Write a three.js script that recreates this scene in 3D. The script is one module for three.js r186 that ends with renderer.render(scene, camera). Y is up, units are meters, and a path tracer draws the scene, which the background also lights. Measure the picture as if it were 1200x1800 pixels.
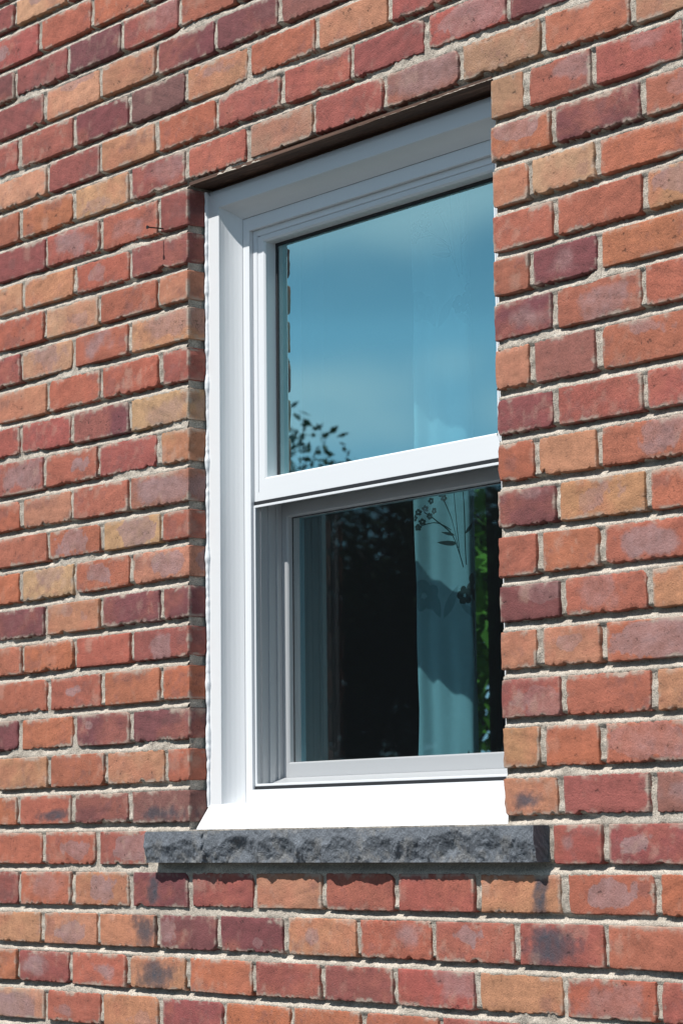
import * as THREE from 'three';
import { mergeGeometries, toCreasedNormals } from 'three/addons/utils/BufferGeometryUtils.js';

// ---------------------------------------------------------------- camera, sky, sun, exposure
const scene = new THREE.Scene();
const camera = new THREE.PerspectiveCamera(22.532, 682 / 1024, 0.05, 400);
camera.position.set(4.0976, 1.5969, 2.9227);
camera.rotation.set(0.12786, 0.89145, -0.01066, 'YXZ');
const renderer = new THREE.WebGLRenderer({ antialias: true });
renderer.setSize(682, 1024);
renderer.toneMapping = THREE.LinearToneMapping;
renderer.toneMappingExposure = 1.29;
camera.focus = 4.85; camera.userData.fStop = 10;
renderer.shadowMap.enabled = true;
const SKY_STRENGTH = 0.5;

// ---------------------------------------------------------------- seeded noise
let seed = 20240607;
const rnd = () => { seed = (seed + 0x6d2b79f5) | 0; let t = Math.imul(seed ^ (seed >>> 15), 1 | seed); t = (t + Math.imul(t ^ (t >>> 7), 61 | t)) ^ t; return ((t ^ (t >>> 14)) >>> 0) / 4294967296; };
const rr = (a, b) => a + (b - a) * rnd();
const hash = (x, y, s = 0) => { let h = Math.imul(x | 0, 374761393) ^ Math.imul(y | 0, 668265263) ^ Math.imul(s | 0, 2246822519); h = Math.imul(h ^ (h >>> 13), 1274126177); return ((h ^ (h >>> 16)) >>> 0) / 4294967296; };
const sm = (t) => t * t * (3 - 2 * t);
const clamp = (x, a = 0, b = 1) => Math.min(b, Math.max(a, x));
const sstep = (a, b, x) => sm(clamp((x - a) / (b - a)));
const lerp = (a, b, t) => a + (b - a) * t;
function vnoise(x, y, s = 0) { const i = Math.floor(x), j = Math.floor(y), u = sm(x - i), v = sm(y - j); return lerp(lerp(hash(i, j, s), hash(i + 1, j, s), u), lerp(hash(i, j + 1, s), hash(i + 1, j + 1, s), u), v); }
function fbm(x, y, s = 0, n = 4) { let a = 0, w = 0.5, t = 0; for (let k = 0; k < n; k++) { a += w * vnoise(x, y, s + k * 17); t += w; w *= 0.5; x = x * 2.03 + 5.1; y = y * 2.03 + 1.7; } return a / t; }
// a tileable table of layered noise: fast to look up, 0..1, one unit across
const TN = 512, TAB = new Float32Array(TN * TN);
{
  const oct = [[8, 1], [16, 0.6], [32, 0.36], [64, 0.22], [128, 0.14]];
  let lo = 9, hi = -9;
  for (let j = 0; j < TN; j++) for (let i = 0; i < TN; i++) {
    let a = 0;
    for (const [p, w] of oct) { const x = (i / TN) * p, y = (j / TN) * p, xi = Math.floor(x), yi = Math.floor(y), u = sm(x - xi), v = sm(y - yi), q = (a_, b_) => hash(a_ % p, b_ % p, p); a += w * lerp(lerp(q(xi, yi), q(xi + 1, yi), u), lerp(q(xi, yi + 1), q(xi + 1, yi + 1), u), v); }
    TAB[j * TN + i] = a; lo = Math.min(lo, a); hi = Math.max(hi, a);
  }
  for (let k = 0; k < TN * TN; k++) TAB[k] = (TAB[k] - lo) / (hi - lo);
}
function tab(x, y) { x = (x - Math.floor(x)) * TN; y = (y - Math.floor(y)) * TN; const i = x | 0, j = y | 0, u = x - i, v = y - j, i1 = (i + 1) & (TN - 1), j1 = (j + 1) & (TN - 1); return lerp(lerp(TAB[j * TN + i], TAB[j * TN + i1], u), lerp(TAB[j1 * TN + i], TAB[j1 * TN + i1], u), v); }

// ---------------------------------------------------------------- sky: blue air with thin high cloud
{
  const W = 1024, H = 512, d = new Float32Array(W * H * 4);
  const zen = [0.045, 0.12, 0.28], mid = [0.52, 0.98, 1.36], hor = [0.84, 1.16, 1.42], ground = [0.10, 0.11, 0.09];
  for (let j = 0; j < H; j++) {
    const el = ((j + 0.5) / H - 0.5) * Math.PI, s = Math.sin(el);
    for (let i = 0; i < W; i++) {
      const az = ((i + 0.5) / W) * 2 * Math.PI, k = (j * W + i) * 4;
      let c;
      if (el < 0) c = ground;
      else {
        const t = sstep(0, 0.2, s), t2 = Math.pow(clamp((s - 0.2) / 0.8), 0.38);
        const dx = Math.cos(az), dz = Math.sin(az), q = 1 / (s + 0.18);
        const f = fbm(dx * q * 3.4 + 7, dz * q * 4.6 + 3, 5, 5), cl = 0.7 * sstep(0.40, 0.74, f) * sstep(0.0, 0.08, s) * sstep(1.0, 0.3, s);
        c = [0, 1, 2].map((n) => lerp(lerp(lerp(hor[n], mid[n], t), zen[n], t2), [1.25, 1.45, 1.6][n], cl));
      }
      d[k] = c[0]; d[k + 1] = c[1]; d[k + 2] = c[2]; d[k + 3] = 1;
    }
  }
  const sky = new THREE.DataTexture(d, W, H, THREE.RGBAFormat, THREE.FloatType);
  sky.mapping = THREE.EquirectangularReflectionMapping; sky.magFilter = sky.minFilter = THREE.LinearFilter; sky.wrapS = THREE.RepeatWrapping; sky.needsUpdate = true;
  scene.background = sky; scene.environment = sky;
  scene.backgroundIntensity = SKY_STRENGTH; scene.environmentIntensity = SKY_STRENGTH;
}
const sun = new THREE.DirectionalLight(new THREE.Color(1.0, 0.965, 0.92), 5);
sun.name = 'sun';
sun.position.set(-0.6, 1.5 * 12 + 2, 12); sun.target.position.set(0, 2, 0);
sun.castShadow = true; sun.shadow.mapSize.set(4096, 4096); sun.shadow.bias = -0.0004;
Object.assign(sun.shadow.camera, { left: -6, right: 6, top: 6, bottom: -6, near: 1, far: 60 });
scene.add(sun, sun.target);

// ---------------------------------------------------------------- helpers
const used = new Map();
function numbered(n) { const k = used.get(n) || 0; used.set(n, k + 1); return k ? `${n}_${String(k).padStart(3, '0')}` : n; }
function mesh(name, geo, mat, parent) { const m = new THREE.Mesh(geo, mat); m.name = parent === scene ? numbered(name) : name; m.castShadow = m.receiveShadow = true; parent.add(m); return m; }
function thing(name, label, category, group) { const g = new THREE.Group(); g.name = numbered(name); g.userData = { label, category, kind: 'thing' }; if (group) g.userData.group = group; scene.add(g); return g; }
function part(name, parent) { const g = new THREE.Group(); g.name = name; parent.add(g); return g; }
const std = (o) => new THREE.MeshStandardMaterial(o);
const col = (r, g, b) => new THREE.Color().setRGB(r, g, b);
function box(x0, x1, y0, y1, z0, z1) { const g = new THREE.BoxGeometry(x1 - x0, y1 - y0, z1 - z0); g.translate((x0 + x1) / 2, (y0 + y1) / 2, (z0 + z1) / 2); return g; }
function creased(g, angle) { g.scale(1000, 1000, 1000); g = toCreasedNormals(g, angle); g.scale(0.001, 0.001, 0.001); return g; }
function tex(W, H, f, srgb, rep) {
  const d = new Uint8Array(W * H * 4);
  for (let j = 0; j < H; j++) for (let i = 0; i < W; i++) { const c = f(i, j), k = (j * W + i) * 4; d[k] = c[0]; d[k + 1] = c[1]; d[k + 2] = c[2]; d[k + 3] = 255; }
  const t = new THREE.DataTexture(d, W, H, THREE.RGBAFormat); t.magFilter = THREE.LinearFilter; t.minFilter = THREE.LinearFilter;
  t.wrapS = t.wrapT = THREE.RepeatWrapping; if (srgb) t.colorSpace = THREE.SRGBColorSpace; if (rep) t.repeat.set(rep, rep); t.needsUpdate = true; return t;
}
const enc = (x) => Math.round(255 * clamp(x <= 0.0031308 ? 12.92 * x : 1.055 * Math.pow(x, 1 / 2.4) - 0.055));

// ---------------------------------------------------------------- layout of the wall (metres; wall face z = 0, x along it, left corner of the opening x = 0)
const COURSE = 0.08, Y0 = 2.87, BED = 0.0145;
const OPEN = { x0: 0, x1: 0.9, y0: 1.63, y1: 2.91 };
// height of each bed joint against an even course, millimetres, at four places along the wall
const BX = [-0.71, 0, 0.9, 1.33];
const BEDS = {};
[[-6.5, 9, 7, 4, 2], [-5.5, 4, 4, 3, 2], [-4.5, 5, 3, 2, 0], [-3.5, 3, 2, 1, 0], [-2.5, -2, 0, 1, 0], [-1.5, 0, -1, 1, -2], [-0.5, -2, -2, 2, -4], [0.5, -2, -12, -3, -4], [1.5, 1, -9, 0, -3], [2.5, 0, -3, -2, 3], [3.5, 1, -3, 1, 1],
  [4.5, 1, -6, 3, 8], [5.5, 3, -6, 6, 5], [6.5, -3, -7, 0, -2], [7.5, -2, -9, 3, -2], [8.5, 0, -1, 2, -3], [9.5, -1, 1, 4, -4], [10.5, 1, 1, 0, 0], [11.5, 4, 4, 4, 1], [12.5, 2, 1, 4, 1], [13.5, 2, 1, 3, -2], [14.5, -1, 1, -1, 0],
  [15.5, 4, 1, 0, 0], [16.5, 1, 0, 0, 0], [17.5, -3, -2, 0, 0], [18.5, -2, -3, -4, -5], [19.5, -2, -2, -3, -5]].forEach(([i, ...v]) => { BEDS[i] = v; });
function bedY(i, x) {
  const b = BEDS[i] || [0, 0, 0, 0];
  let k = 0; while (k < 2 && x > BX[k + 1]) k++;
  const t = clamp((x - BX[k]) / (BX[k + 1] - BX[k]));
  return Y0 - i * COURSE + lerp(b[k], b[k + 1], t) * 0.001;
}
// each course: joints along x, then one code a brick: clay colours mixed (r red, o orange, t buff, m maroon, b brown) and a patch (g mauve grey, k sooty) at x, y, rx, ry of the face
const ROWS = [
 [-7, [-0.866, -0.658, -0.449, -0.241], 'rm|t g.5,.8,.25,.3|r'],
 [-6, [-0.766, -0.558, -0.351, -0.144, 0.064], 'r g.15,.4,.4,.5|or|o|m'],
 [-5, [-0.865, -0.657, -0.441, -0.234, -0.028, 0.171, 0.379], 'm|rm|m|r g.75,.75,.3,.35|or|m'],
 [-4, [-0.742, -0.534, -0.315, -0.111, 0.093, 0.305, 0.512, 0.72], 'mr|t g.5,.9,.3,.2|ot|m|m|rb|r'],
 [-3, [-0.844, -0.636, -0.418, -0.209, -0.005, 0.205, 0.42, 0.63, 0.833, 1.041], 'r g.2,.5,.2,.5|r|m|mb|to g.4,.7,.3,.2|or|ot|r|or'],
 [-2, [-0.729, -0.521, -0.315, -0.11, 0.099, 0.312, 0.521, 0.733, 0.947, 1.159, 1.367], 't|mr|to|ro|r|r|rm|r g.6,.6,.4,.4|m|o'],
 [-1, [-0.84, -0.632, -0.417, -0.207, -0.006, 0.2, 0.406, 0.615, 0.823, 1.033, 1.246, 1.454], 'or|o|t g.4,.3,.3,.3|mr g.6,.7,.4,.4|or|tb|r|rb g.5,.6,.5,.5|tb|o|tb'],
 [0, [-0.735, -0.527, -0.314, -0.1, 0.0065], 'rm|r g.45,.6,.35,.5|or g.45,.5,.25,.25|mr'],
 [0, [0.8935, 0.989, 1.151, 1.359, 1.567], 'tb|ro g.7,.8,.3,.3|r g.6,.75,.2,.25|o'],
 [1, [-0.827, -0.619, -0.412, -0.204, 0.0065], 't g.0,.5,.3,.4|to|or g.4,.6,.2,.35|mr'],
 [1, [0.8935, 1.054, 1.264, 1.472], 'o g.45,.8,.3,.3|m|ro g.6,.6,.3,.3'],
 [2, [-0.738, -0.53, -0.32, -0.106, 0.0065], 'ro|t g.5,.4,.3,.3|or|ot'],
 [2, [0.8935, 0.995, 1.156, 1.364], 'to|t|o'],
 [3, [-0.834, -0.626, -0.418, -0.207, 0.0065], 'rm g.3,.5,.3,.3|t g.45,.6,.3,.4|or g.4,.6,.3,.5|t g.6,.6,.3,.4'],
 [3, [0.8935, 1.055, 1.264, 1.472], 'or|ro|to g.6,.5,.5,.4'],
 [4, [-0.728, -0.52, -0.312, -0.099, 0.0065], 'to|or|or|r'],
 [4, [0.8935, 0.993, 1.156, 1.364], 'or|m g.5,.5,.25,.4|o'],
 [5, [-0.835, -0.627, -0.424, -0.209, 0.0065], 'r|r|m|t g.5,.4,.35,.3'],
 [5, [0.8935, 1.047, 1.255, 1.463], 'm g.5,.5,.3,.4|ro g.45,.5,.35,.45|or'],
 [6, [-0.738, -0.53, -0.322, -0.105, 0.0065], 'r g.6,.6,.4,.4|or g.65,.65,.2,.3|r|to'],
 [6, [0.8935, 0.992, 1.15, 1.358], 'ot|rb|or g.5,.8,.3,.3'],
 [7, [-0.831, -0.623, -0.421, -0.207, 0.0065], 'or g.0,.5,.3,.3|to|or|ob g.5,.5,.5,.4'],
 [7, [0.8935, 1.045, 1.253, 1.461], 'rm|r|r g.7,.6,.4,.5'],
 [8, [-0.723, -0.515, -0.307, -0.096, 0.0065], 'ro|or g.4,.5,.33,.45|t g.55,.6,.25,.45|ro'],
 [8, [0.8935, 0.997, 1.147, 1.355], 'or|ot|o g.6,.7,.3,.4'],
 [9, [-0.83, -0.622, -0.411, -0.203, 0.0065], 'o|t g.5,.8,.3,.3|or g.4,.7,.2,.3|ot g.6,.5,.25,.4'],
 [9, [0.8935, 1.046, 1.252, 1.46], 'm g.6,.8,.4,.3|to g.45,.5,.3,.5|o'],
 [10, [-0.733, -0.525, -0.312, -0.096, 0.0065], 'm|ot g.4,.6,.3,.4|m|m'],
 [10, [0.8935, 1.0, 1.147, 1.355], 'or|o|or g.5,.5,.3,.45'],
 [11, [-0.823, -0.615, -0.408, -0.201, 0.0065], 'o g.2,.4,.3,.4|o|ro|rm g.5,.5,.2,.5'],
 [11, [0.8935, 1.052, 1.253, 1.461], 'm g.7,.8,.3,.3|or g.4,.6,.3,.5|ot'],
 [12, [-0.719, -0.511, -0.306, -0.095, 0.0065], 'or|ro g.4,.5,.2,.2|o|o'],
 [12, [0.8935, 0.996, 1.146, 1.354], 'to|to g.4,.6,.2,.2|o g.5,.6,.4,.4'],
 [13, [-0.829, -0.621, -0.407, -0.201, 0.0065], 'm|o|m g.25,.7,.1,.2|m'],
 [13, [0.8935, 1.048, 1.253, 1.461], 'rm g.6,.4,.4,.4|or|ot'],
 [14, [-0.715, -0.507, -0.295, -0.083, 0.0065], 'to|or|ot|ro'],
 [14, [0.8935, 0.997, 1.138, 1.346], 'to|o|o g.5,.6,.35,.5'],
 [15, [-0.836, -0.628, -0.415, -0.207, 0.0065], 'o|or k.7,.3,.3,.2|m|mb k.5,.3,.4,.3'],
 [15, [0.8935, 1.036, 1.248, 1.456], 'ot k.4,.4,.3,.3|r|rb g.4,.6,.4,.4'],
 [16, [-0.736, -0.528, -0.322, -0.143], 'ro|or g.6,.5,.3,.3|r g.7,.5,.4,.4'],
 [16, [1.011, 1.138, 1.346], 'r g.3,.6,.2,.3|rm g.3,.5,.2,.4'],
 [17, [-0.83, -0.622, -0.414, -0.203, -0.002, 0.207, 0.414, 0.618, 0.831, 1.042, 1.252, 1.46], 'rm|or g.5,.6,.3,.4|ot g.5,.5,.2,.4|m k.4,.5,.12,.6|mr|to|r|r|to k.75,.5,.08,.6|or g.5,.5,.25,.3|o'],
 [18, [-0.737, -0.529, -0.319, -0.11, 0.091, 0.302, 0.511, 0.715, 0.927, 1.136, 1.344], 'ot|ot g.5,.4,.35,.4|ot k.85,.6,.25,.6|m g.1,.5,.2,.5|m g.6,.3,.1,.2|ot g.35,.5,.15,.3|or g.65,.7,.2,.3|r g.4,.7,.25,.3|r k.35,.5,.35,.6|or'],
 [19, [-0.833, -0.625, -0.422, -0.215, -0.008, 0.202, 0.41, 0.614, 0.825, 1.038, 1.246, 1.454], 'o|rm g.3,.6,.2,.3|ro g.55,.5,.2,.25|to k.45,.4,.35,.5|o|mr|mr|r g.8,.7,.3,.3|ot|ro g.4,.5,.35,.4|r g.7,.7,.4,.4'],
 [20, [-0.725, -0.517, -0.308, -0.104, 0.108, 0.317, 0.522, 0.73, 0.936, 1.15, 1.358], 't g.4,.5,.35,.4|or g.3,.4,.15,.2|ot g.5,.3,.3,.3|rm|o|o|or g.4,.5,.3,.3|r|or|r'],
];
// ---------------------------------------------------------------- brick faces: one cell of colour and relief for each brick
const CLAY = { r: [0.248, 0.069, 0.052], o: [0.306, 0.100, 0.053], t: [0.375, 0.202, 0.118], m: [0.138, 0.041, 0.043], b: [0.155, 0.088, 0.070] };
const PATCH = { g: [0.265, 0.162, 0.158], k: [0.045, 0.048, 0.062] };
const GC = 8, GR = 32, AW = 2048, CW = AW / GC, CH = AW / GR;
const atlasC = new Uint8Array(AW * AW * 4), atlasB = new Uint8Array(AW * AW * 4);
let cells = 0;
function paintCell(w, h, code) {
  const cell = cells++, cx = (cell % GC) * CW, cy = Math.floor(cell / GC) * CH;
  const [mix, ...patches] = code.split(' ');
  const base = [0, 1, 2].map((n) => [...mix].reduce((a, c) => a + CLAY[c][n], 0) / mix.length * rr(0.93, 1.07) * 1.13);
  const second = [0, 1, 2].map((n) => lerp(base[n], [0.36, 0.12, 0.075][n], 0.42));
  const third = [0, 1, 2].map((n) => lerp(base[n], [0.17, 0.075, 0.07][n], 0.55));
  const ps = patches.map((p) => ({ c: PATCH[p[0]], soot: p[0] === 'k', v: p.slice(1).split(',').map(Number), s: rr(0, 9), e: rr(1.6, 3.8), ro: rr(-0.6, 0.6), st: rr(0.35, 0.8), w: rnd() < 0.5 ? 0.08 : rr(0.2, 0.5) }));
  const ox = rr(0, 9), oy = rr(0, 9), dir = rr(-0.5, 0.5), grit = rr(0.25, 1.3), pitty = rnd() < 0.3 ? rr(0.1, 0.17) : rr(0.02, 0.09), scr = rr(0.3, 0.75);
  for (let j = 0; j < CH; j++) for (let i = 0; i < CW; i++) {
    const a = (i + 0.5) / CW, b = (j + 0.5) / CH, x = a * w, y = b * h;
    const n1 = tab(ox + x * 0.9, oy + y * 1.1), n2 = tab(ox + x * 3.1 + 0.3, oy + y * 3.4), n3 = tab(ox + x * 9, oy + y * 9 + 0.7);
    const drag = tab(ox + (x + dir * y) * 1.3, oy + (y - dir * x) * 9.0);              // marks of the mould, drawn out along the brick
    const g = hash(i, j, cell), gr = hash(i >> 1, j >> 1, cell + 900);
    let c = [0, 1, 2].map((n) => lerp(base[n], second[n], sstep(0.45, 0.75, n1)));
    const dk = 0.75 * sstep(0.56, 0.82, n2);
    c = c.map((v, n) => lerp(v, third[n], dk));
    for (const p of ps) {
      const e0 = (a - p.v[0]) / p.v[2], f0 = (b - p.v[1]) / p.v[3], ex = Math.abs(e0 + p.ro * f0), ey = Math.abs(f0 - p.ro * e0), dist = Math.pow(Math.pow(ex, p.e) + Math.pow(ey, p.e), 1 / p.e);
      const rough = (tab(p.s + x * 1.6, p.s + y * 1.6) - 0.5) * (p.soot ? 1.6 : 2.3) + (n3 - 0.5) * (p.soot ? 0.9 : 0.3);
      const mk = p.soot ? sstep(1.35, 0.35, dist + rough) * (0.6 + 0.5 * n3) : sstep(0.97 + p.w, 0.97 - p.w, dist + rough) * (p.st + 0.35 * (n2 - 0.5) + 0.25 * (n3 - 0.5));
      c = c.map((v, n) => lerp(v, p.c[n], clamp(mk)));
    }
    let s = 0.60 + 0.42 * n3 + 0.34 * drag + grit * (0.30 * (g - 0.5) + 0.22 * (gr - 0.5));
    const crk = sstep(0.985, 0.998, 1 - Math.abs(tab(ox + x * 2.1 + 0.5, oy + y * 2.1) - 0.5) * 2) * sstep(0.62, 0.72, n1);
    const pit = gr > 0.992 || n3 < pitty; if (pit) s *= 0.5; s *= 1 - 0.55 * crk;
    c = c.map((v) => v * s);
    // lime of the joints left on the edges
    const e = Math.min(b * h, (1 - b) * h * 0.8, a * w, (1 - a) * w), lime = sstep(0.0085, 0.0005, e + (n3 - 0.5) * 0.011) * sstep(0.44, 0.62, n2 * 0.6 + n1 * 0.4) * 0.8;
    c = c.map((v, n) => lerp(v, [0.36, 0.30, 0.245][n], lime));
    const faint = sstep(0.6, 0.85, tab(ox + x * 3.1 + 0.11, oy + y * 2.6)) * scr * 0.5; // pale scuffs
    c = c.map((v, n) => lerp(v, [0.40, 0.26, 0.2][n], faint));
    const k = ((cy + j) * AW + cx + i) * 4;
    atlasC[k] = enc(c[0]); atlasC[k + 1] = enc(c[1]); atlasC[k + 2] = enc(c[2]); atlasC[k + 3] = 255;
    const hgt = clamp(0.62 + 0.34 * (n3 - 0.5) + 0.22 * (n2 - 0.5) + 0.3 * (drag - 0.5) + 0.34 * (g - 0.5) + 0.2 * (gr - 0.5) - (pit ? 0.3 : 0) - 0.3 * crk);
    atlasB[k] = atlasB[k + 1] = atlasB[k + 2] = Math.round(255 * hgt); atlasB[k + 3] = 255;
  }
  return cell;
}
function atlasTexture(d, srgb) { const t = new THREE.DataTexture(d, AW, AW, THREE.RGBAFormat); t.magFilter = t.minFilter = THREE.LinearFilter; if (srgb) t.colorSpace = THREE.SRGBColorSpace; t.needsUpdate = true; return t; }
function cellUV(cell, a, b) { a = clamp(a, 0.012, 0.988); b = clamp(b, 0.03, 0.97); return [((cell % GC) + a) / GC, (Math.floor(cell / GC) + b) / GR]; }

// one brick: a face with worn, chipped edges and rounded corners, a broken arris and real sides
function brickGeo(w, h, skew, depth, cell, fine) {
  const s = Math.floor(rnd() * 1e6), NX = fine ? Math.max(6, Math.round(w / 0.0048)) : 2, NY = fine ? 6 : 2, eg = 0.0016;
  const ring = (N, L) => { const o = [0, eg / L]; for (let k = 1; k < N; k++) o.push(lerp(eg / L, 1 - eg / L, k / N)); o.push(1 - eg / L, 1); return o; };
  const A = ring(NX, w), B = ring(NY, h), nx = A.length, ny = B.length;
  const rc = [0, 1, 2, 3].map(() => (rnd() < 0.14 ? rr(0.006, 0.014) : rr(0.0008, 0.0035)));
  const chipAt = rnd() < 0.22 ? rr(0.05, 0.95) : -1, chipW = rr(0.03, 0.09), chipD = rr(0.002, 0.006);
  const worn = rr(0.3, 1.7);
  const pos = [], uv = [], idx = [];
  const push = (x, y, z, a, b) => { pos.push(x, y, z); uv.push(...cellUV(cell, a, b)); return pos.length / 3 - 1; };
  const out = (x, y, grow) => {                                              // the outline at this edge point
    const hw = w / 2 - grow, hh = h / 2 - grow, q = (x > 0 ? 1 : 0) + (y > 0 ? 2 : 0), r = rc[q];
    let X = clamp(x, -hw, hw), Y = clamp(y, -hh, hh);
    const cxr = hw - r, cyr = hh - r, ax = Math.abs(X), ay = Math.abs(Y);
    if (ax > cxr && ay > cyr) { const dx = ax - cxr, dy = ay - cyr, l = Math.hypot(dx, dy); if (l > r) { X = Math.sign(X) * (cxr + dx * r / l); Y = Math.sign(Y) * (cyr + dy * r / l); } }
    return [X, Y];
  };
  const grid = [];
  for (let j = 0; j < ny; j++) for (let i = 0; i < nx; i++) {
    const a = A[i], b = B[j]; let x = (a - 0.5) * w, y = (b - 0.5) * h;
    const edge = i === 0 || j === 0 || i === nx - 1 || j === ny - 1, near = !edge && (i === 1 || j === 1 || i === nx - 2 || j === ny - 2);
    let z = fine ? 0.0016 * (fbm(x * 28, y * 28, s, 3) - 0.5) : 0;
    if (fine && (edge || near)) {
      const rag = fbm(x * 190, y * 190, s + 3, 2), big = fbm(x * 34, y * 34, s + 5, 2);
      let cut = worn * (0.0002 + 0.0040 * Math.max(0, rag - 0.42) + 0.0018 * Math.max(0, big - 0.58));
      if (j <= 1) cut = cut * 1.7 + (chipAt >= 0 ? chipD * sstep(chipW, chipW * 0.3, Math.abs(a - chipAt) + (rag - 0.5) * 0.05) : 0);
      [x, y] = out(x, y, near ? eg + cut * 0.9 : cut);
      z -= edge ? 0.0010 + 0.0045 * Math.max(0, rag - 0.45) * worn : 0.0003 * rag;
    } else if (edge) z -= 0.002;
    if (!(edge || near) && chipAt < -0.5) z += 0;
    grid.push(push(x, y + skew * (a - 0.5), z, a, b));
  }
  for (let j = 0; j < ny - 1; j++) for (let i = 0; i < nx - 1; i++) { const p = j * nx + i; idx.push(grid[p], grid[p + 1], grid[p + nx + 1], grid[p], grid[p + nx + 1], grid[p + nx]); }
  const loop = [];
  for (let i = 0; i < nx; i++) loop.push([i, 0]); for (let j = 1; j < ny; j++) loop.push([nx - 1, j]);
  for (let i = nx - 2; i >= 0; i--) loop.push([i, ny - 1]); for (let j = ny - 2; j > 0; j--) loop.push([0, j]);
  const r1 = [], r2 = [];
  for (const [i, j] of loop) {
    const g = grid[j * nx + i], x = pos[g * 3], y = pos[g * 3 + 1], a = A[i], b = B[j];
    const dx = i === 0 ? 1 : i === nx - 1 ? -1 : 0, dy = j === 0 ? 1 : j === ny - 1 ? -1 : 0;
    const nz = fine ? 0.0012 * fbm(x * 90, y * 90, s + 8, 2) : 0;
    r1.push(push(x - dx * nz, y - dy * nz, -0.0075, a + dx * 0.0075 / w, b + dy * 0.0075 / h));
    r2.push(push(x, y, -depth, a + dx * Math.min(0.8, depth / w), b + dy * Math.min(0.8, depth / h)));
  }
  const n = loop.length;
  for (let k = 0; k < n; k++) {
    const q = (k + 1) % n, g0 = grid[loop[k][1] * nx + loop[k][0]], g1 = grid[loop[q][1] * nx + loop[q][0]];
    idx.push(g0, r1[k], r1[q], g0, r1[q], g1, r1[k], r2[k], r2[q], r1[k], r2[q], r1[q]);
  }
  const g = new THREE.BufferGeometry();
  g.setAttribute('position', new THREE.Float32BufferAttribute(pos, 3)); g.setAttribute('uv', new THREE.Float32BufferAttribute(uv, 2)); g.setIndex(idx); g.computeVertexNormals();
  return g;
}

// ---------------------------------------------------------------- the brick wall
const wall = thing('brick_wall', 'weathered red, orange and buff brick house wall around the white window', 'wall');
const placed = [];                                                            // [x0, x1, y0, y1] of every brick, for the mortar between them
const inView = [];
for (const [row, us, codes] of ROWS) codes.split('|').forEach((code, k) => {
  const gapL = rr(0.005, 0.0092), gapR = rr(0.005, 0.0092);
  const x0 = us[k] + gapL, x1 = us[k + 1] - (us[k + 1] === 0.0065 ? 0.0065 : gapR), a0 = us[k] === 0.8935 ? 0.9 : x0;
  const yb = (x) => bedY(row + 0.5, x) + BED / 2, yt = (x) => bedY(row - 0.5, x) - BED / 2;
  const w = x1 - a0, xm = (a0 + x1) / 2, h = (yt(a0) - yb(a0) + yt(x1) - yb(x1)) / 2 - rr(0, 0.0022), y = (yt(xm) + yb(xm)) / 2 - rr(0, 0.0008);
  const skew = ((yt(x1) + yb(x1)) - (yt(a0) + yb(a0))) / 2;
  inView.push({ x: xm, y, w, h, skew, code });
  placed.push([a0, x1, y - h / 2 - Math.abs(skew) / 2, y + h / 2 + Math.abs(skew) / 2]);
});
const brickMat = std({ roughness: 0.9, metalness: 0, bumpScale: 0.0016 });
const bricks = inView.map((b) => {
  const m = mesh('brick', brickGeo(b.w, b.h, b.skew, 0.1, paintCell(b.w, b.h, b.code), true), brickMat, wall);
  m.position.set(b.x, b.y, rr(-0.0012, 0.0014)); m.rotation.set(rr(-0.008, 0.008), rr(-0.005, 0.005), rr(-0.004, 0.004));
  return m;
});
const SPARE = [];
for (const c of ['r', 'or', 'o', 'm', 't', 'rm', 'ro g.5,.5,.3,.4', 'to', 'ot g.4,.6,.3,.3', 'rb', 'm g.6,.5,.2,.4', 'or']) SPARE.push(paintCell(0.196, 0.063, c));
{
  // the wall goes on past the picture
  const gs = [], WX0 = -3.4, WX1 = 3.6, ends = {};
  for (const [row, us] of ROWS) { const e = ends[row] || (ends[row] = [9, -9]); e[0] = Math.min(e[0], us[0]); e[1] = Math.max(e[1], us[us.length - 1]); }
  for (let row = -19; row <= 35; row++) {
    const y = (bedY(row + 0.5, -0.7) + bedY(row - 0.5, -0.7)) / 2;
    const put = (x0, x1) => { const g = brickGeo(x1 - x0 - 0.012, 0.0625, 0, 0.05, SPARE[Math.floor(rnd() * SPARE.length)], false); g.translate((x0 + x1) / 2, y, rr(-0.001, 0.001)); gs.push(g); placed.push([x0 + 0.006, x1 - 0.006, y - 0.031, y + 0.031]); };
    if (ends[row]) { for (let x = ends[row][0]; x > WX0; x -= 0.208) put(x - 0.208, x); for (let x = ends[row][1]; x < WX1; x += 0.208) put(x, x + 0.208); }
    else for (let x = WX0 + (row & 1 ? 0.1 : 0); x < WX1; x += 0.208) put(x, x + 0.208);
  }
  const m = mesh('outlying_brickwork', mergeGeometries(gs), brickMat, wall); m.userData.kind = 'stuff';
}
brickMat.map = atlasTexture(atlasC, true); brickMat.bumpMap = atlasTexture(atlasB, false);

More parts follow.
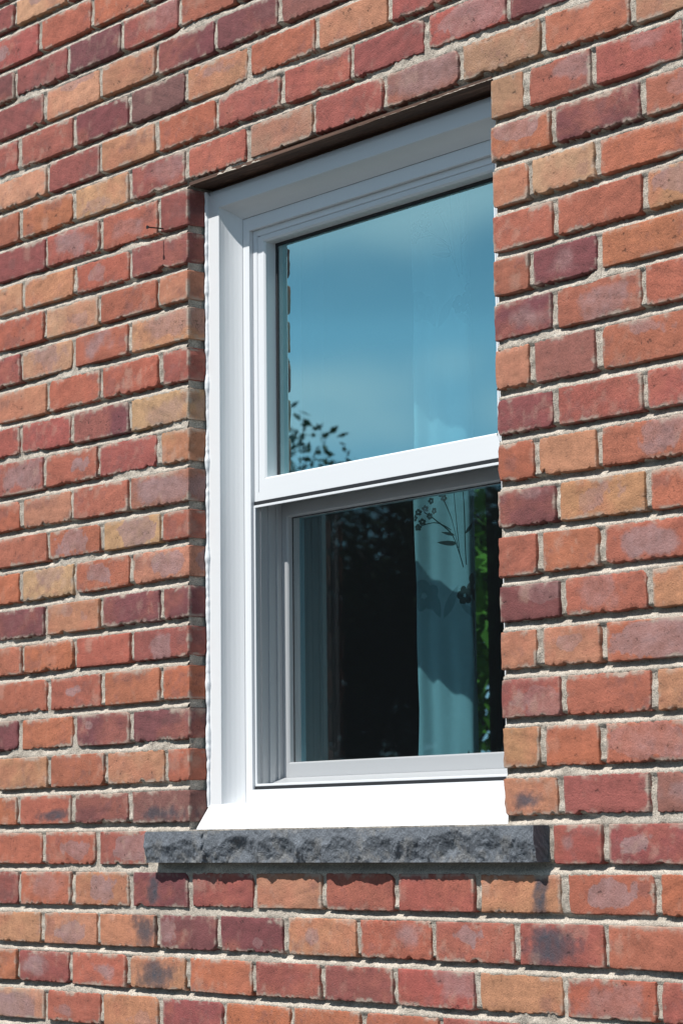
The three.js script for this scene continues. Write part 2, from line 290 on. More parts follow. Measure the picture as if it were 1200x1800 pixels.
// mortar: gritty lime and sand, set back from the faces, with lumps; only built where the joints are open
const mortarC = tex(1024, 1024, (i, j) => {
  const n = tab(i / 1024, j / 1024), n2 = tab(i / 256, j / 256), g = hash(i >> 1, j >> 1, 3), f = hash(i, j, 4), g3 = hash(Math.floor(i / 3), Math.floor(j / 3), 6);
  let c = [0.57, 0.50, 0.42].map((v) => v * (0.52 + 0.5 * n + 0.35 * n2 + 0.34 * (f - 0.5)));
  if (g > 0.84) c = c.map((v) => v * 0.35); else if (g < 0.1) c = c.map((v) => Math.min(0.7, v * 1.4));
  if (g3 > 0.95) c = [0.06, 0.054, 0.046];
  return c.map(enc);
}, true);
const mortarB = tex(1024, 1024, (i, j) => { const v = 0.42 * hash(i >> 1, j >> 1, 3) + 0.3 * hash(Math.floor(i / 4), Math.floor(j / 4), 8) + 0.4 * tab(i / 256, j / 256); const q = Math.round(255 * clamp(v)); return [q, q, q]; }, false);
const mortarMat = std({ map: mortarC, bumpMap: mortarB, bumpScale: 0.0026, roughness: 1 });
{
  const rowsOf = {}; for (const b of placed) { for (let k = Math.floor(b[2] / 0.04); k <= Math.floor(b[3] / 0.04); k++) (rowsOf[k] ||= []).push(b); }
  const inJoint = (x, y) => {                                                    // 0 at the ledge on top of the lower brick, 1 under the brick above; -1 in an upright joint
    const i = Math.round((Y0 - y) / COURSE - 0.5) + 0.5, d = (y - bedY(i, x)) / BED + 0.5;
    return Math.abs(d - 0.5) > 0.75 ? -1 : clamp(d);
  };
  const covered = (x, y, m) => { for (const b of rowsOf[Math.floor(y / 0.04)] || []) if (x > b[0] + m && x < b[1] - m && y > b[2] + m && y < b[3] - m) return true; return false; };
  const sheet = (x0, x1, y0, y1, step, skip) => {
    const nx = Math.ceil((x1 - x0) / step), ny = Math.ceil((y1 - y0) / step), id = new Map(), pos = [], uv = [], idx = [];
    const at = (i, j) => {
      const key = j * (nx + 1) + i; let v = id.get(key); if (v !== undefined) return v;
      const x = Math.min(x1, x0 + i * step), y = Math.min(y1, y0 + j * step);
      const lump = fbm(x * 60, y * 60, 41, 3), broad = fbm(x * 9, y * 9, 43, 2), deep = fbm(x * 5 + 3, y * 14, 47, 2);
      const q = inJoint(x, y), fill = sstep(0.56, 0.70, deep);
      const z = (q < 0 ? -0.0052 : lerp(-0.0024, lerp(-0.0165, -0.0050, fill), Math.pow(clamp((q - 0.2) / 0.7), 0.75))) + 0.0072 * (lump - 0.5) + 0.0044 * (broad - 0.5);
      v = pos.length / 3; pos.push(x, y, Math.min(z, -0.0004)); uv.push(x / 0.27, y / 0.27); id.set(key, v); return v;
    };
    for (let j = 0; j < ny; j++) for (let i = 0; i < nx; i++) {
      const x = x0 + (i + 0.5) * step, y = y0 + (j + 0.5) * step;
      if (skip(x, y) || covered(x, y, step + 0.004)) continue;
      const a = at(i, j), b = at(i + 1, j), c = at(i + 1, j + 1), d = at(i, j + 1); idx.push(a, b, c, a, c, d);
    }
    const g = new THREE.BufferGeometry(); g.setAttribute('position', new THREE.Float32BufferAttribute(pos, 3)); g.setAttribute('uv', new THREE.Float32BufferAttribute(uv, 2)); g.setIndex(idx); g.computeVertexNormals(); return g;
  };
  const inOpen = (x, y) => x > OPEN.x0 - 0.006 && x < OPEN.x1 + 0.006 && y > OPEN.y0 - 0.006 && y < OPEN.y1 - 0.004;
  const near = (x, y) => x > -0.95 && x < 1.62 && y > 1.1 && y < 3.62;
  mesh('mortar', sheet(-0.951, 1.62, 1.101, 3.62, 0.0034, inOpen), mortarMat, wall);
  mesh('outlying_mortar', sheet(-3.4, 3.6, 0, 4.4, 0.03, (x, y) => near(x, y)), mortarMat, wall);
  // the returns of the opening
  const side = (x, dir) => {
    const ny = 330, nz = 22, pos = [], uv = [], idx = [];
    for (let j = 0; j <= ny; j++) for (let k = 0; k <= nz; k++) {
      const y = lerp(OPEN.y0 - 0.02, OPEN.y1 + 0.02, j / ny), z = -0.005 - 0.0042 * k - (k > 20 ? 0.14 : 0);
      const l = fbm(z * 70 + dir * 9, y * 70, 51, 3);
      pos.push(x - dir * (0.0065 - 0.004 * (l - 0.5)), y, z); uv.push(z / 0.27, y / 0.27);
      if (j < ny && k < nz) { const a = j * (nz + 1) + k; idx.push(a, a + 1, a + nz + 2, a, a + nz + 2, a + nz + 1); }
    }
    const g = new THREE.BufferGeometry(); g.setAttribute('position', new THREE.Float32BufferAttribute(pos, 3)); g.setAttribute('uv', new THREE.Float32BufferAttribute(uv, 2)); g.setIndex(idx); g.computeVertexNormals(); return g;
  };
  mesh('reveal_mortar', side(OPEN.x0, 1), mortarMat, wall); mesh('reveal_mortar', side(OPEN.x1, -1), mortarMat, wall);
}
console.log('wall', bricks.length, cells);

// ---------------------------------------------------------------- steel lintel over the opening
{
  const rust = tex(256, 64, (i, j) => { const n = tab(i / 256, j / 64), g = hash(i, j, 12); return [0.085, 0.045, 0.03].map((v, k) => enc(v * (0.5 + n) * (0.85 + 0.3 * g) + (n > 0.62 ? [0.05, 0.03, 0.02][k] : 0))); }, true);
  const m = mesh('steel_lintel', mergeGeometries([box(-0.09, 0.99, 2.9058, 2.9125, -0.155, -0.02), box(0.001, 0.899, 2.9058, 2.9125, -0.0199, -0.004), box(0.002, 0.898, 2.894, 2.9054, -0.2, -0.062)]), std({ map: rust, roughness: 0.85 }), scene);
  m.userData = { label: 'rusty brown steel lintel under the bricks above the window', category: 'lintel', kind: 'thing' };
}
// ---------------------------------------------------------------- stone sill
{
  const X0 = -0.103, X1 = 1.0065, YT = 1.6215, YB = 1.5615, NX = 520, NY = 28, pos = [], uv = [], idx = []; 
  // struck off with a chisel from below: each blow left a scoop with a sharp rim
  const scoops = []; for (let x = X0 - 0.02; x < X1 + 0.03; x += rr(0.020, 0.052)) scoops.push([x, YB - rr(0.0, 0.02), rr(0.032, 0.058), rr(0.28, 0.50), rr(0.6, 1.25), rr(-0.35, 0.35)]);
  const front = (x, y) => {
    const crack = Math.exp(-Math.pow((x - 0.088 - 0.002 * Math.sin(y * 300)) / 0.0022, 2)) * 0.007;
    const fine = 0.0020 * (fbm(x * 150, y * 150, 66, 3) - 0.5) + 0.0022 * (fbm(x * 34, y * 34, 67, 2) - 0.5);
    let cut = 0;
    const wx = x + 0.010 * (fbm(x * 40, y * 40, 69, 3) - 0.5), wy = y + 0.012 * (fbm(x * 38 + 9, y * 38, 70, 3) - 0.5);
    for (const [cx, cy, r, k, st, sk] of scoops) { const dx = (wx - cx - sk * (wy - cy)) * st, d = Math.hypot(dx, wy - cy); if (d < r) cut = Math.max(cut, (r - d) * k); }
    return 0.0345 - Math.min(cut, 0.0135) - 0.06 * Math.max(0, y - (YT - 0.004)) + fine * (cut > 0 ? 1.5 : 1) - crack;
  };
  for (let j = 0; j <= NY; j++) for (let i = 0; i <= NX; i++) {
    const b = j / NY, y = lerp(YB, YT, b), xs = X0 - 0.014 * (1 - b) + 0.003 * fbm(b * 5, 7, 73, 2), x = lerp(xs, X1 - 0.004 * (1 - b) * fbm(b * 5, 3, 71, 2), i / NX);
    pos.push(x, y, front(x, y) - (i > NX - 2 ? 0.002 : 0)); uv.push(x, y);
    if (i < NX && j < NY) { const a = j * (NX + 1) + i; idx.push(a, a + 1, a + NX + 2, a, a + NX + 2, a + NX + 1); }
  }
  // back edge of the same outline, joined round: top bed, soffit and ends
  const rim = []; for (let i = 0; i <= NX; i++) rim.push(i); for (let j = 1; j <= NY; j++) rim.push(j * (NX + 1) + NX); for (let i = NX - 1; i >= 0; i--) rim.push(NY * (NX + 1) + i); for (let j = NY - 1; j > 0; j--) rim.push(j * (NX + 1));
  const base = pos.length / 3, n = rim.length;
  for (const r of rim) { const x = pos[r * 3], y = pos[r * 3 + 1], z = pos[r * 3 + 2]; pos.push(x, y, z); uv.push(x, y + 0.3); }
  for (const r of rim) { const x = pos[r * 3], y = pos[r * 3 + 1]; pos.push(x, y, -0.13); uv.push(x + 0.1, y + 0.5); }
  for (let k = 0; k < n; k++) { const q = (k + 1) % n; idx.push(base + k, base + n + k, base + n + q, base + k, base + n + q, base + q); }
  let g = new THREE.BufferGeometry(); g.setAttribute('position', new THREE.Float32BufferAttribute(pos, 3)); g.setAttribute('uv', new THREE.Float32BufferAttribute(uv, 2)); g.setIndex(idx); g = creased(g, 0.75);
  const c = tex(1024, 512, (i, j) => {
    const n = tab(i / 512, j / 512), n2 = tab(i / 160 + 0.4, j / 130), f = hash(i, j, 21), s = hash(i >> 1, j >> 1, 22);
    const light = sstep(0.5, 0.72, n);
    let k = [0, 1, 2].map((q) => lerp([0.128, 0.142, 0.162][q], [0.210, 0.206, 0.200][q], light * 0.6) * (0.55 + 0.75 * n2) * (0.82 + 0.36 * f));
    if (s > 0.93) k = k.map((v) => v * 1.7); if (s < 0.05) k = k.map((v) => v * 0.5);
    return k.map(enc);
  }, true);
  c.repeat.set(2, 4);
  const m = mesh('stone_sill', g, std({ map: c, roughness: 0.92, bumpMap: mortarB, bumpScale: 0.0012 }), scene);
  m.userData = { label: 'dark grey rough-faced stone sill jutting out below the white window', category: 'sill', kind: 'thing' };
}

// ---------------------------------------------------------------- window
const win = thing('double_hung_window', 'white double hung window set back in the brick opening', 'window');
const white = new THREE.MeshPhysicalMaterial({ color: col(0.66, 0.675, 0.69), roughness: 0.42, bumpScale: 0.0003 });
white.bumpMap = tex(256, 256, (i, j) => { const q = Math.round(255 * (0.5 * tab(i / 256, j / 256) + 0.2 * hash(i, j, 31))); return [q, q, q]; }, false);
const vinyl = new THREE.MeshPhysicalMaterial({ color: col(0.66, 0.68, 0.70), roughness: 0.36 });
const black = std({ color: col(0.012, 0.013, 0.016), roughness: 0.6 });
// round the corners of a profile
function soften(P, r) {
  const o = [P[0]];
  for (let k = 1; k < P.length - 1; k++) {
    const [a, b, c] = [P[k - 1], P[k], P[k + 1]], u = [a[0] - b[0], a[1] - b[1]], v = [c[0] - b[0], c[1] - b[1]], lu = Math.hypot(...u), lv = Math.hypot(...v), q = Math.min(r, lu * 0.4, lv * 0.4);
    const p0 = [b[0] + u[0] / lu * q, b[1] + u[1] / lu * q], p1 = [b[0] + v[0] / lv * q, b[1] + v[1] / lv * q];
    for (let t = 0; t <= 3; t++) { const s = t / 3; o.push([(1 - s) * (1 - s) * p0[0] + 2 * s * (1 - s) * b[0] + s * s * p1[0], (1 - s) * (1 - s) * p0[1] + 2 * s * (1 - s) * b[1] + s * s * p1[1]]); }
  }
  o.push(P[P.length - 1]);
  // keep the flats flat: a short strip of each flat next to its rounded edges
  const f = [o[0]];
  for (let k = 1; k < o.length; k++) { const a = o[k - 1], b = o[k], l = Math.hypot(b[0] - a[0], b[1] - a[1]); if (l > 0.002) for (const t of [0.0005 / l, 1 - 0.0005 / l]) f.push([lerp(a[0], b[0], t), lerp(a[1], b[1], t)]); f.push(b); }
  return f;
}
// one member of a mitred frame: profile points are [how far in from the outer edge, depth behind the wall face]
function member(R, sideName, P, rad = 0.0012, cutA = true, cutB = true) {
  const Q = soften(P, rad), pos = [], uv = [], idx = [], n = Q.length;
  for (let e = 0; e < 2; e++) Q.forEach(([s, d], k) => {
    const cut = (e ? cutB : cutA) ? s : 0;
    let x, y;
    if (sideName === 'left') { x = R.x0 + s; y = e ? R.y1 - cut : R.y0 + cut; }
    if (sideName === 'right') { x = R.x1 - s; y = e ? R.y1 - cut : R.y0 + cut; }
    if (sideName === 'top') { y = R.y1 - s; x = e ? R.x1 - cut : R.x0 + cut; }
    if (sideName === 'bottom') { y = R.y0 + s; x = e ? R.x1 - cut : R.x0 + cut; }
    pos.push(x, y, -d); uv.push(e * 4, k / n);
  });
  const flip = sideName === 'right' || sideName === 'top';
  for (let k = 0; k < n - 1; k++) { const t = flip ? [k, n + k + 1, k + 1, k, n + k, n + k + 1] : [k, k + 1, n + k + 1, k, n + k + 1, n + k]; idx.push(...t); }
  const g = new THREE.BufferGeometry(); g.setAttribute('position', new THREE.Float32BufferAttribute(pos, 3)); g.setAttribute('uv', new THREE.Float32BufferAttribute(uv, 2)); g.setIndex(idx);
  return creased(g, 0.5);
}
// outer casing: two jambs and a head
{
  const R = { x0: 0.0012, x1: 0.8988, y0: 1.645, y1: 2.8985 };
  const cove = [[0.0405, 0.0500], [0.0425, 0.0580], [0.0460, 0.0665], [0.0510, 0.0750], [0.0565, 0.0820], [0.0635, 0.0888], [0.03, 0.0888]];
  const P = [[0.0, 0.115], [0.0, 0.047], [0.001, 0.046], [0.040, 0.046], ...cove];
  const PH = [[0.0, 0.115], [0.0, 0.0525], [0.011, 0.0462], [0.040, 0.0455], ...cove];
  mesh('casing_jamb', member(R, 'left', P, 0.0022, false), white, win);
  mesh('casing_jamb', member(R, 'right', P, 0.0022, false), white, win);
  mesh('casing_head', member(R, 'top', PH, 0.0022), white, win);
}
const INX0 = 0.0845, INX1 = 0.8155;
{
  const R = { x0: INX0 - 0.027, x1: INX1 + 0.027, y0: 1.70 - 0.027, y1: 2.809 + 0.027 };
  const P = [[0, 0.22], [0, 0.0892], [0.027, 0.0892], [0.027, 0.22], [0, 0.22]];
  const fr = part('frame', win);
  mesh('jamb', member(R, 'left', P), vinyl, fr); mesh('jamb', member(R, 'right', P), vinyl, fr); mesh('head', member(R, 'top', P), vinyl, fr); mesh('sill', member(R, 'bottom', P), vinyl, fr);
  for (const s of [0, 1]) for (const [d, t, b] of [[0.112, 0.0035, 0.006], [0.130, 0.004, 0.012], [0.150, 0.0045, 0.004]])
    mesh('track_rib', s ? box(INX1 - t, INX1 + 0.001, 1.7015, 2.266, -d - b, -d) : box(INX0 - 0.001, INX0 + t, 1.7015, 2.266, -d - b, -d), vinyl, fr);
  // sloping track in front of the lower sash
  const sh = new THREE.Shape([[0.104, 1.7005], [0.1655, 1.7005], [0.1655, 1.7225], [0.162, 1.7235], [0.108, 1.7045], [0.104, 1.703]].map(([d, y]) => new THREE.Vector2(d, y)));
  const g = new THREE.ExtrudeGeometry(sh, { depth: INX1 - INX0 - 0.002, bevelEnabled: false }); g.rotateY(Math.PI / 2); g.translate(INX0 + 0.001, 0, 0);
  mesh('sloped_track', g, vinyl, fr);
}
// sill cover: slopes from the frame out to the stone
{
  const sh = new THREE.Shape([[0.118, 1.6225], [0.118, 1.6728], [0.062, 1.6725], [0.050, 1.6720], [0.0465, 1.6705], [0.0445, 1.667], [0.0175, 1.6285], [0.0155, 1.6245], [0.016, 1.6225]].map(([d, y]) => new THREE.Vector2(d, y)));
  const g = new THREE.ExtrudeGeometry(sh, { depth: 0.894, bevelEnabled: true, bevelSize: 0.0015, bevelThickness: 0.0015, bevelSegments: 2 }); g.rotateY(Math.PI / 2); g.translate(0.003, 0, 0);
  mesh('sill_cover', creased(g, 0.5), white, win);
}
function sash(name, R, W, front, glassAt, back, label) {
  const s = part(name, win); if (label) s.userData.label = label;
  const P = (w) => [[0, back], [0, front], [0.0125, front], [0.0130, front + 0.0025], [0.0150, front + 0.0025], [0.0155, front], [w - 0.0035, front + 0.0005], [w, front + 0.004], [w, back], [0, back]];
  const flat = (w) => [[0, back], [0, front], [w - 0.0025, front], [w, front + 0.003], [w, back], [0, back]];
  const pr = name === 'upper_sash' ? P : flat;
  // stiles run through, rails butt between them, one mitre in from the outer edge
  const M = (sideName, w) => {
    const Q = sideName === 'bottom' ? flat(w) : pr(w);
    const g = member(R, sideName, Q, 0.0009), p = g.attributes.position;
    // mitres of unequal members: stretch the cut
    for (let k = 0; k < p.count; k++) {
      const x = p.getX(k), y = p.getY(k);
      if (sideName === 'left' || sideName === 'right') {
        const sIn = sideName === 'left' ? x - R.x0 : R.x1 - x;
        if (y > (R.y0 + R.y1) / 2) p.setY(k, R.y1 - sIn / w * W.t); else p.setY(k, R.y0 + sIn / w * W.b);
      } else {
        const sIn = sideName === 'top' ? R.y1 - y : y - R.y0;
        if (x > (R.x0 + R.x1) / 2) p.setX(k, R.x1 - sIn / w * W.r); else p.setX(k, R.x0 + sIn / w * W.l);
      }
    }
    return g;
  };
  mesh('stile', M('left', W.l), vinyl, s); mesh('stile', M('right', W.r), vinyl, s); mesh('rail', M('top', W.t), vinyl, s); mesh('rail', M('bottom', W.b), vinyl, s);
  const gx0 = R.x0 + W.l, gx1 = R.x1 - W.r, gy0 = R.y0 + W.b, gy1 = R.y1 - W.t;
  return { s, gx0, gx1, gy0, gy1, glassAt };
}
const up = sash('upper_sash', { x0: 0.085, x1: 0.815, y0: 2.2638, y1: 2.8087 }, { l: 0.0365, r: 0.0230, t: 0.0275, b: 0.0455 }, 0.0985, 0.1290, 0.150);
const lo = sash('lower_sash', { x0: 0.085, x1: 0.815, y0: 1.7237, y1: 2.285 }, { l: 0.0187, r: 0.0187, t: 0.048, b: 0.0298 }, 0.165, 0.179, 0.207);
// sun-control glass: a thin metal coating that mirrors part of the sky and lets the rest through
const coat = (opacity) => new THREE.MeshPhysicalMaterial({ color: col(0.55, 0.88, 0.90), metalness: 1, roughness: 0.0, transparent: true, opacity, side: THREE.DoubleSide });
const coatedUpper = coat(0.56), coatedLower = coat(0.16);
const clear = new THREE.MeshPhysicalMaterial({ color: col(0.52, 0.84, 0.92), metalness: 0, roughness: 0.0, transmission: 1, thickness: 0, ior: 1.52, side: THREE.DoubleSide });
function pane(S, d, mat, name) { const g = new THREE.PlaneGeometry(S.gx1 - S.gx0 + 0.008, S.gy1 - S.gy0 + 0.008); g.translate((S.gx0 + S.gx1) / 2, (S.gy0 + S.gy1) / 2, -d); mesh(name, g, mat, S.s); }
for (const S of [up, lo]) {
  pane(S, S.glassAt, S === up ? coatedUpper : coatedLower, 'pane'); pane(S, S.glassAt + 0.016, clear, 'inner_pane');
  const a = S === up ? 0.006 : 0.0015, d = S.glassAt - 0.0022, t = S === up ? 0.0065 : 0.002;
  mesh('gasket', mergeGeometries([box(S.gx0 - 0.002, S.gx0 + a, S.gy0, S.gy1, -d - 0.0015, -d), box(S.gx1 - 0.0015, S.gx1 + 0.002, S.gy0, S.gy1, -d - 0.0015, -d), box(S.gx0 + a, S.gx1 - 0.0015, S.gy1 - t, S.gy1 + 0.002, -d - 0.0015, -d)]), black, S.s);
}
// insect screen over the lower half
{
  const s = part('insect_screen', win), R = { x0: 0.0855, x1: 0.8145, y0: 1.7065, y1: 2.2562 }, P = [[0, 0.1015], [0, 0.0955], [0.0048, 0.0955], [0.0048, 0.1015], [0, 0.1015]];
  for (const q of ['left', 'right', 'top', 'bottom']) mesh('screen_frame', member(R, q, P, 0.0006), vinyl, s);
  const g = new THREE.PlaneGeometry(R.x1 - R.x0 - 0.006, R.y1 - R.y0 - 0.006); g.translate((R.x0 + R.x1) / 2, (R.y0 + R.y1) / 2, -0.0985);
  const m = mesh('screen_mesh', g, new THREE.MeshPhysicalMaterial({ color: col(0.010, 0.012, 0.014), roughness: 0.9, specularIntensity: 0.1, transparent: true, opacity: 0.28, side: THREE.DoubleSide }), s); m.userData.label = 'fine dark see-through screen mesh';
for (const b of [box(0.086, 0.814, 1.7008, 1.7063, -0.103, -0.094), box(0.086, 0.814, 2.2565, 2.2636, -0.106, -0.0965)]) mesh('seal_strip', b, black, win);
}
// caulk: a lumpy white bead between frame and brick
for (const s of [0, 1]) {
  const pos = [], idx = [], N = 420, M = 8;
  for (let j = 0; j <= N; j++) {
    const y = lerp(1.668, 2.897, j / N), lump = fbm(y * 26, s * 5, 81, 3), r = 0.0028 + 0.0065 * Math.max(0, lump - 0.42) + 0.002 * fbm(y * 110, s, 83, 2), cx = 0.0012 + 0.0015 * (lump - 0.5), cz = -0.0450 + 0.004 * (fbm(y * 14, 3 + s, 85, 2) - 0.5);
    for (let k = 0; k < M; k++) { const t = (k / M) * 2 * Math.PI; pos.push(s ? 0.9 - cx - r * Math.cos(t) : cx + r * Math.cos(t), y, cz + r * Math.sin(t)); if (j < N) { const a = j * M + k, b = j * M + (k + 1) % M; idx.push(a, b, b + M, a, b + M, a + M); } }
  }
  const g = new THREE.BufferGeometry(); g.setAttribute('position', new THREE.Float32BufferAttribute(pos, 3)); g.setIndex(idx); g.computeVertexNormals();
  mesh('caulk_bead', g, std({ color: col(0.74, 0.76, 0.78), roughness: 0.55 }), win);
}

// ---------------------------------------------------------------- curtain behind the glass
{
  const cv = document.createElement('canvas'); cv.width = 512; cv.height = 1536; const x = cv.getContext('2d');
  x.fillStyle = '#e9ece9'; x.fillRect(0, 0, 512, 1536);
  const leaf = (px, py, l, w, a, c) => { x.save(); x.translate(px, py); x.rotate(a); x.fillStyle = c; x.beginPath(); x.moveTo(0, 0); x.quadraticCurveTo(l * 0.45, -w, l, 0); x.quadraticCurveTo(l * 0.45, w, 0, 0); x.fill(); x.restore(); };
  const stem = (pts, w, c) => { x.strokeStyle = c; x.lineWidth = w; x.lineCap = 'round'; x.beginPath(); x.moveTo(...pts[0]); x.bezierCurveTo(...pts[1], ...pts[2], ...pts[3]); x.stroke(); };
  const petal = (px, py, r, c) => { for (let k = 0; k < 5; k++) { const a = k * 1.257 + px; x.fillStyle = c; x.beginPath(); x.arc(px + Math.cos(a) * r, py + Math.sin(a) * r, r * 0.72, 0, 7); x.fill(); } };
  const ink = '#3f4642', dark = '#5a5650', rose = '#8d7a72', pale = '#c3c9c8';
  for (const oy of [0]) {
    stem([[330, 860 + oy], [300, 740 + oy], [240, 640 + oy], [90, 560 + oy]], 7, ink); stem([[300, 760 + oy], [270, 640 + oy], [230, 560 + oy], [190, 470 + oy]], 5, ink);
    stem([[310, 790 + oy], [300, 660 + oy], [285, 520 + oy], [275, 380 + oy]], 5, ink); stem([[240, 660 + oy], [170, 600 + oy], [110, 610 + oy], [60, 640 + oy]], 5, ink); stem([[350, 850 + oy], [340, 700 + oy], [350, 600 + oy], [330, 400 + oy]], 5, ink);
    leaf(290, 735 + oy, -120, 26, 0.1, dark); leaf(270, 690 + oy, -80, 16, 0.25, dark); leaf(330, 420 + oy, 150, 24, -1.5, dark); leaf(345, 690 + oy, 80, 18, -0.9, dark);
    for (const [a, b] of [[60, 560], [95, 540], [120, 580], [80, 610], [150, 555], [185, 465], [205, 490], [130, 500], [60, 640], [40, 590]]) petal(a, b + oy, 11, Math.random === 0 ? rose : (a + b) % 2 ? rose : dark);
    petal(420, 960 + oy, 44, rose); petal(330, 1010 + oy, 30, dark); leaf(300, 1050 + oy, 150, 40, 0.6, pale); leaf(120, 960 + oy, 170, 60, 1.2, pale); petal(90, 1000 + oy, 50, pale); leaf(200, 1120 + oy, 190, 50, -1.1, pale);
  }
  const t = new THREE.CanvasTexture(cv); t.colorSpace = THREE.SRGBColorSpace; t.wrapS = t.wrapT = THREE.RepeatWrapping;
  const plan = new THREE.CatmullRomCurve3([[0.313, 0.318], [0.330, 0.309], [0.345, 0.329], [0.365, 0.331], [0.385, 0.344], [0.408, 0.346], [0.428, 0.357], [0.420, 0.375], [0.400, 0.388], [0.372, 0.402], [0.352, 0.41], [0.335, 0.425], [0.32, 0.43]].map(([a, d]) => new THREE.Vector3(a, 0, -d)));
  const NU = 110, NV = 60, pos = [], uv = [], idx = [], P = plan.getSpacedPoints(NU), L = plan.getLength();
  for (let j = 0; j <= NV; j++) for (let i = 0; i <= NU; i++) {
    const b = j / NV, y = lerp(1.30, 3.02, b), p = P[i], wv = 0.004 * Math.sin(y * 9 + i * 0.12) + 0.003 * Math.sin(y * 23 + i * 0.3);
    pos.push(p.x + 0.3 * wv * (i / NU), y, p.z + wv * 0.6); uv.push((i / NU) * L / 0.19, (y - 1.30) / 0.57);
    if (i < NU && j < NV) { const a = j * (NU + 1) + i; idx.push(a, a + 1, a + NU + 2, a, a + NU + 2, a + NU + 1); }
  }
  const g = new THREE.BufferGeometry(); g.setAttribute('position', new THREE.Float32BufferAttribute(pos, 3)); g.setAttribute('uv', new THREE.Float32BufferAttribute(uv, 2)); g.setIndex(idx); g.computeVertexNormals();
  t.repeat.set(1, 1 / 1);
  const m = mesh('curtain', g, new THREE.MeshPhysicalMaterial({ map: t, roughness: 0.95, transmission: 0.3, thickness: 0, side: THREE.DoubleSide }), scene);
  m.userData = { label: 'pale curtain printed with flower sprigs hanging behind the window glass', category: 'curtain', kind: 'thing' };
}

// ---------------------------------------------------------------- the room behind, with a second window at the back
{
  const S = (o) => { o.userData.kind = 'structure'; return o; };
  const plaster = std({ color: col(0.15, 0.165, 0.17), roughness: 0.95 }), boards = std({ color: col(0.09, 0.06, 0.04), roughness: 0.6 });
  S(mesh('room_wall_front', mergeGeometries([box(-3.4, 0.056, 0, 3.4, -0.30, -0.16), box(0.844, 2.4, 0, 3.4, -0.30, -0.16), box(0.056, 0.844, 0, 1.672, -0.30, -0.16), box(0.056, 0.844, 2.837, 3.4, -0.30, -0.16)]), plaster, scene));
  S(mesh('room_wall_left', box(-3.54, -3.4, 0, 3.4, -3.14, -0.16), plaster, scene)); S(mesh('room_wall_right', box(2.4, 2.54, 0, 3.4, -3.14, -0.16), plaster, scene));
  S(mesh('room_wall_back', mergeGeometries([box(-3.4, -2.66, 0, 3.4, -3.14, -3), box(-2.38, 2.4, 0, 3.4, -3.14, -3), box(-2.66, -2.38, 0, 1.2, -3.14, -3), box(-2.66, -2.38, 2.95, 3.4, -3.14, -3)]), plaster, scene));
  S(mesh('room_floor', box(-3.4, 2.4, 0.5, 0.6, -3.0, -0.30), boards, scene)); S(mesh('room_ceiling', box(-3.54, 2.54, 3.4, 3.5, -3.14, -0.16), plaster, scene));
  const w = thing('rear_window', 'narrow white-framed window across the dark room, green trees beyond', 'window');
  for (const b of [box(-2.66, -2.63, 1.2, 2.95, -3.10, -2.99), box(-2.415, -2.38, 1.2, 2.95, -3.10, -2.975), box(-2.63, -2.415, 2.90, 2.95, -3.10, -2.99), box(-2.63, -2.415, 1.2, 1.25, -3.10, -2.99)]) mesh('frame_bar', b, vinyl, w);
  const g = new THREE.PlaneGeometry(0.24, 1.68); g.translate(-2.522, 2.075, -3.05); mesh('pane', g, new THREE.MeshPhysicalMaterial({ color: col(0.95, 0.97, 0.96), roughness: 0, transmission: 1, thickness: 0, ior: 1.5, side: THREE.DoubleSide }), w);
}

// ---------------------------------------------------------------- a nail in the joint beside the opening
{
  const n = thing('nail', 'long rusty nail sticking out of the joint left of the window head', 'nail');
  const m = std({ color: col(0.035, 0.03, 0.03), roughness: 0.55, metalness: 0.6 });
  const sh = new THREE.CylinderGeometry(0.0014, 0.0014, 0.062, 10); sh.rotateX(Math.PI / 2); sh.translate(0, 0, 0.008); mesh('shank', sh, m, n);
  const hd = new THREE.CylinderGeometry(0.0038, 0.0034, 0.0022, 14); hd.rotateX(Math.PI / 2); hd.translate(0, 0, 0.0398); mesh('nail_head', hd, m, n);
  n.position.set(-0.0838, 2.8335, 0); n.rotation.x = 0.06;
}

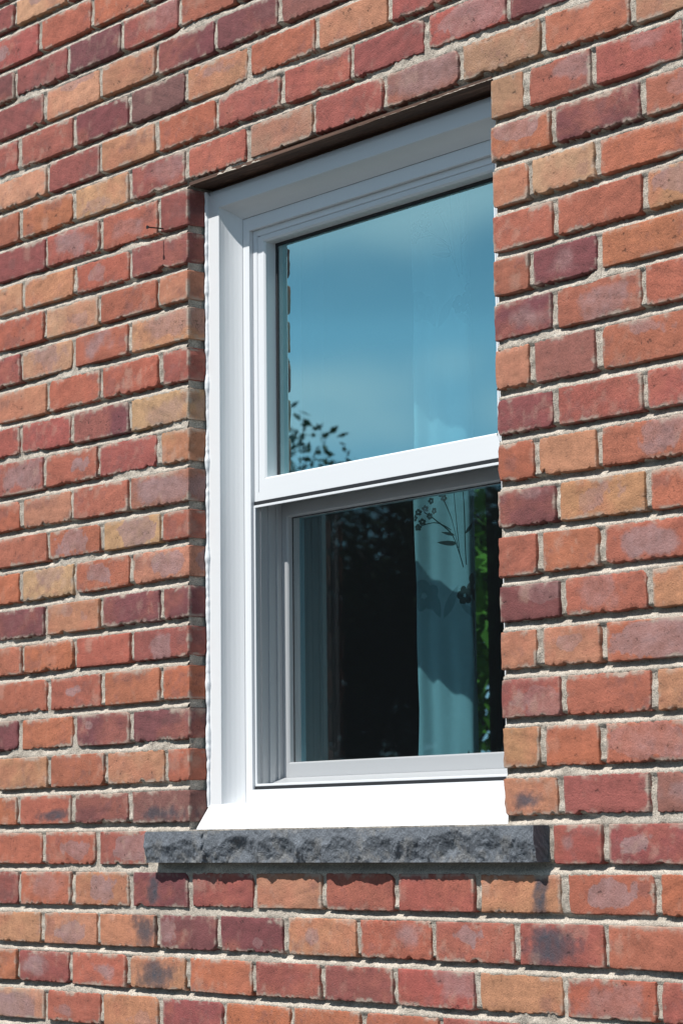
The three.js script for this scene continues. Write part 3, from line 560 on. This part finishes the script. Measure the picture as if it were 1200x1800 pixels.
// ---------------------------------------------------------------- outside, behind the camera and behind the house: lawn and trees that the glass mirrors
{
  const gt = tex(512, 512, (i, j) => { const n = tab(i / 512, j / 512), n2 = tab(i / 128, j / 128), f = hash(i, j, 91); return [0.046, 0.045, 0.040].map((v) => enc(v * (0.5 + 0.7 * n + 0.5 * n2) * (0.7 + 0.6 * f))); }, true);
  gt.repeat.set(120, 120);
  const g = new THREE.PlaneGeometry(300, 300, 1, 1); g.rotateX(-Math.PI / 2);
  const m = mesh('ground', g, std({ map: gt, roughness: 1 }), scene); m.userData.kind = 'structure';
}
const bark = std({ color: col(0.06, 0.045, 0.035), roughness: 1 });
function tree(name, label, x, z, H, rad, leaves, tint, open) {
  const t = thing(name, label, 'tree', 'trees around the house'); t.position.set(x, 0, z);
  const tr = [], trunk = new THREE.CylinderGeometry(0.045 * H * 0.4, 0.07 * H * 0.45, H * 0.55, 9); trunk.translate(0, H * 0.275, 0); tr.push(trunk);
  const tips = [];
  for (let k = 0; k < 16; k++) {
    const a = rr(0, 6.28), el = rr(0.25, 1.2), l = rad * rr(0.6, 1.15), y0 = H * rr(0.28, 0.55), p0 = new THREE.Vector3(0, y0, 0), p1 = new THREE.Vector3(Math.cos(a) * Math.cos(el) * l, Math.min(H * 0.97, y0 + Math.sin(el) * l * 1.5 + 0.1 * H), Math.sin(a) * Math.cos(el) * l);
    const mid = p0.clone().lerp(p1, 0.5).add(new THREE.Vector3(rr(-0.1, 0.1) * l, 0.12 * l, rr(-0.1, 0.1) * l));
    tr.push(new THREE.TubeGeometry(new THREE.QuadraticBezierCurve3(p0, mid, p1), 6, 0.012 * H * 0.6, 5)); tips.push(p1, mid, mid.clone().lerp(p1, 0.5));
  }
  tips.push(new THREE.Vector3(0, H * 0.93, 0), new THREE.Vector3(0.2, H * 0.8, 0.1));
  mesh('trunk', mergeGeometries(tr.map((g) => { g.deleteAttribute('uv'); return g.index ? g.toNonIndexed() : g; })), bark, t);
  const pos = [], nrm = [];
  for (let k = 0; k < leaves; k++) {
    const c = tips[Math.floor(rnd() * tips.length)], r = rad * (open ? 0.30 : 0.42), u = new THREE.Vector3(rr(-1, 1), rr(-1, 1), rr(-1, 1)).normalize().multiplyScalar(r * Math.cbrt(rnd()));
    const p = c.clone().add(u), s = open ? rr(0.02, 0.04) : rr(0.04, 0.08), d1 = new THREE.Vector3(rr(-1, 1), rr(-1, 1), rr(-1, 1)).normalize(), d2 = new THREE.Vector3(rr(-1, 1), rr(-1, 1), rr(-1, 1)).cross(d1).normalize(), n = d1.clone().cross(d2);
    const q = [p.clone().addScaledVector(d1, -s), p.clone().addScaledVector(d2, -s * 0.5), p.clone().addScaledVector(d1, s), p.clone().addScaledVector(d2, s * 0.5)];
    for (const i of [0, 1, 2, 0, 2, 3]) { pos.push(q[i].x, Math.max(0.1, q[i].y), q[i].z); nrm.push(n.x, n.y, n.z); }
  }
  const g = new THREE.BufferGeometry(); g.setAttribute('position', new THREE.Float32BufferAttribute(pos, 3)); g.setAttribute('normal', new THREE.Float32BufferAttribute(nrm, 3));
  mesh('crown', g, new THREE.MeshPhysicalMaterial({ color: col(...tint), roughness: 0.9, specularIntensity: 0.3, transmission: 0.2, thickness: 0, side: THREE.DoubleSide }), t);
}
const polar = (deg, d) => [0.4 - d * Math.sin(deg * Math.PI / 180), d * Math.cos(deg * Math.PI / 180)];
[[42.5, 21, 4.3, 2.2, 0], [45.6, 23, 4.9, 2.0, 0], [48.6, 22, 4.75, 1.9, 0], [51.0, 24, 5.0, 2.0, 0], [55.4, 20, 6.3, 1.5, 1], [56.6, 22, 5.6, 2.2, 0], [60, 24, 5.8, 2.4, 0]].forEach(([a, d, H, r, open], k) => {
  const [x, z] = polar(a, d);
  tree('garden_tree', ['low rounded tree', 'bushy dark tree', 'broad green tree', 'dense hedge-like tree', 'tall thin tree with loose branches', 'full green tree', 'spreading dark tree'][k] + ' mirrored darkly in the window glass', x, z, H, r, open ? 15000 : 12000, [0.022, 0.042, 0.014], open);
});
tree('yard_tree', 'bright green leafy tree seen through the room and rear window', -4.6, -5.4, 4.6, 1.6, 7000, [0.09, 0.21, 0.022], 0);
tree('yard_tree', 'green shrub behind the house, seen through the rear window', -6.2, -5.9, 3.9, 1.6, 6000, [0.06, 0.13, 0.02], 0);

renderer.render(scene, camera);
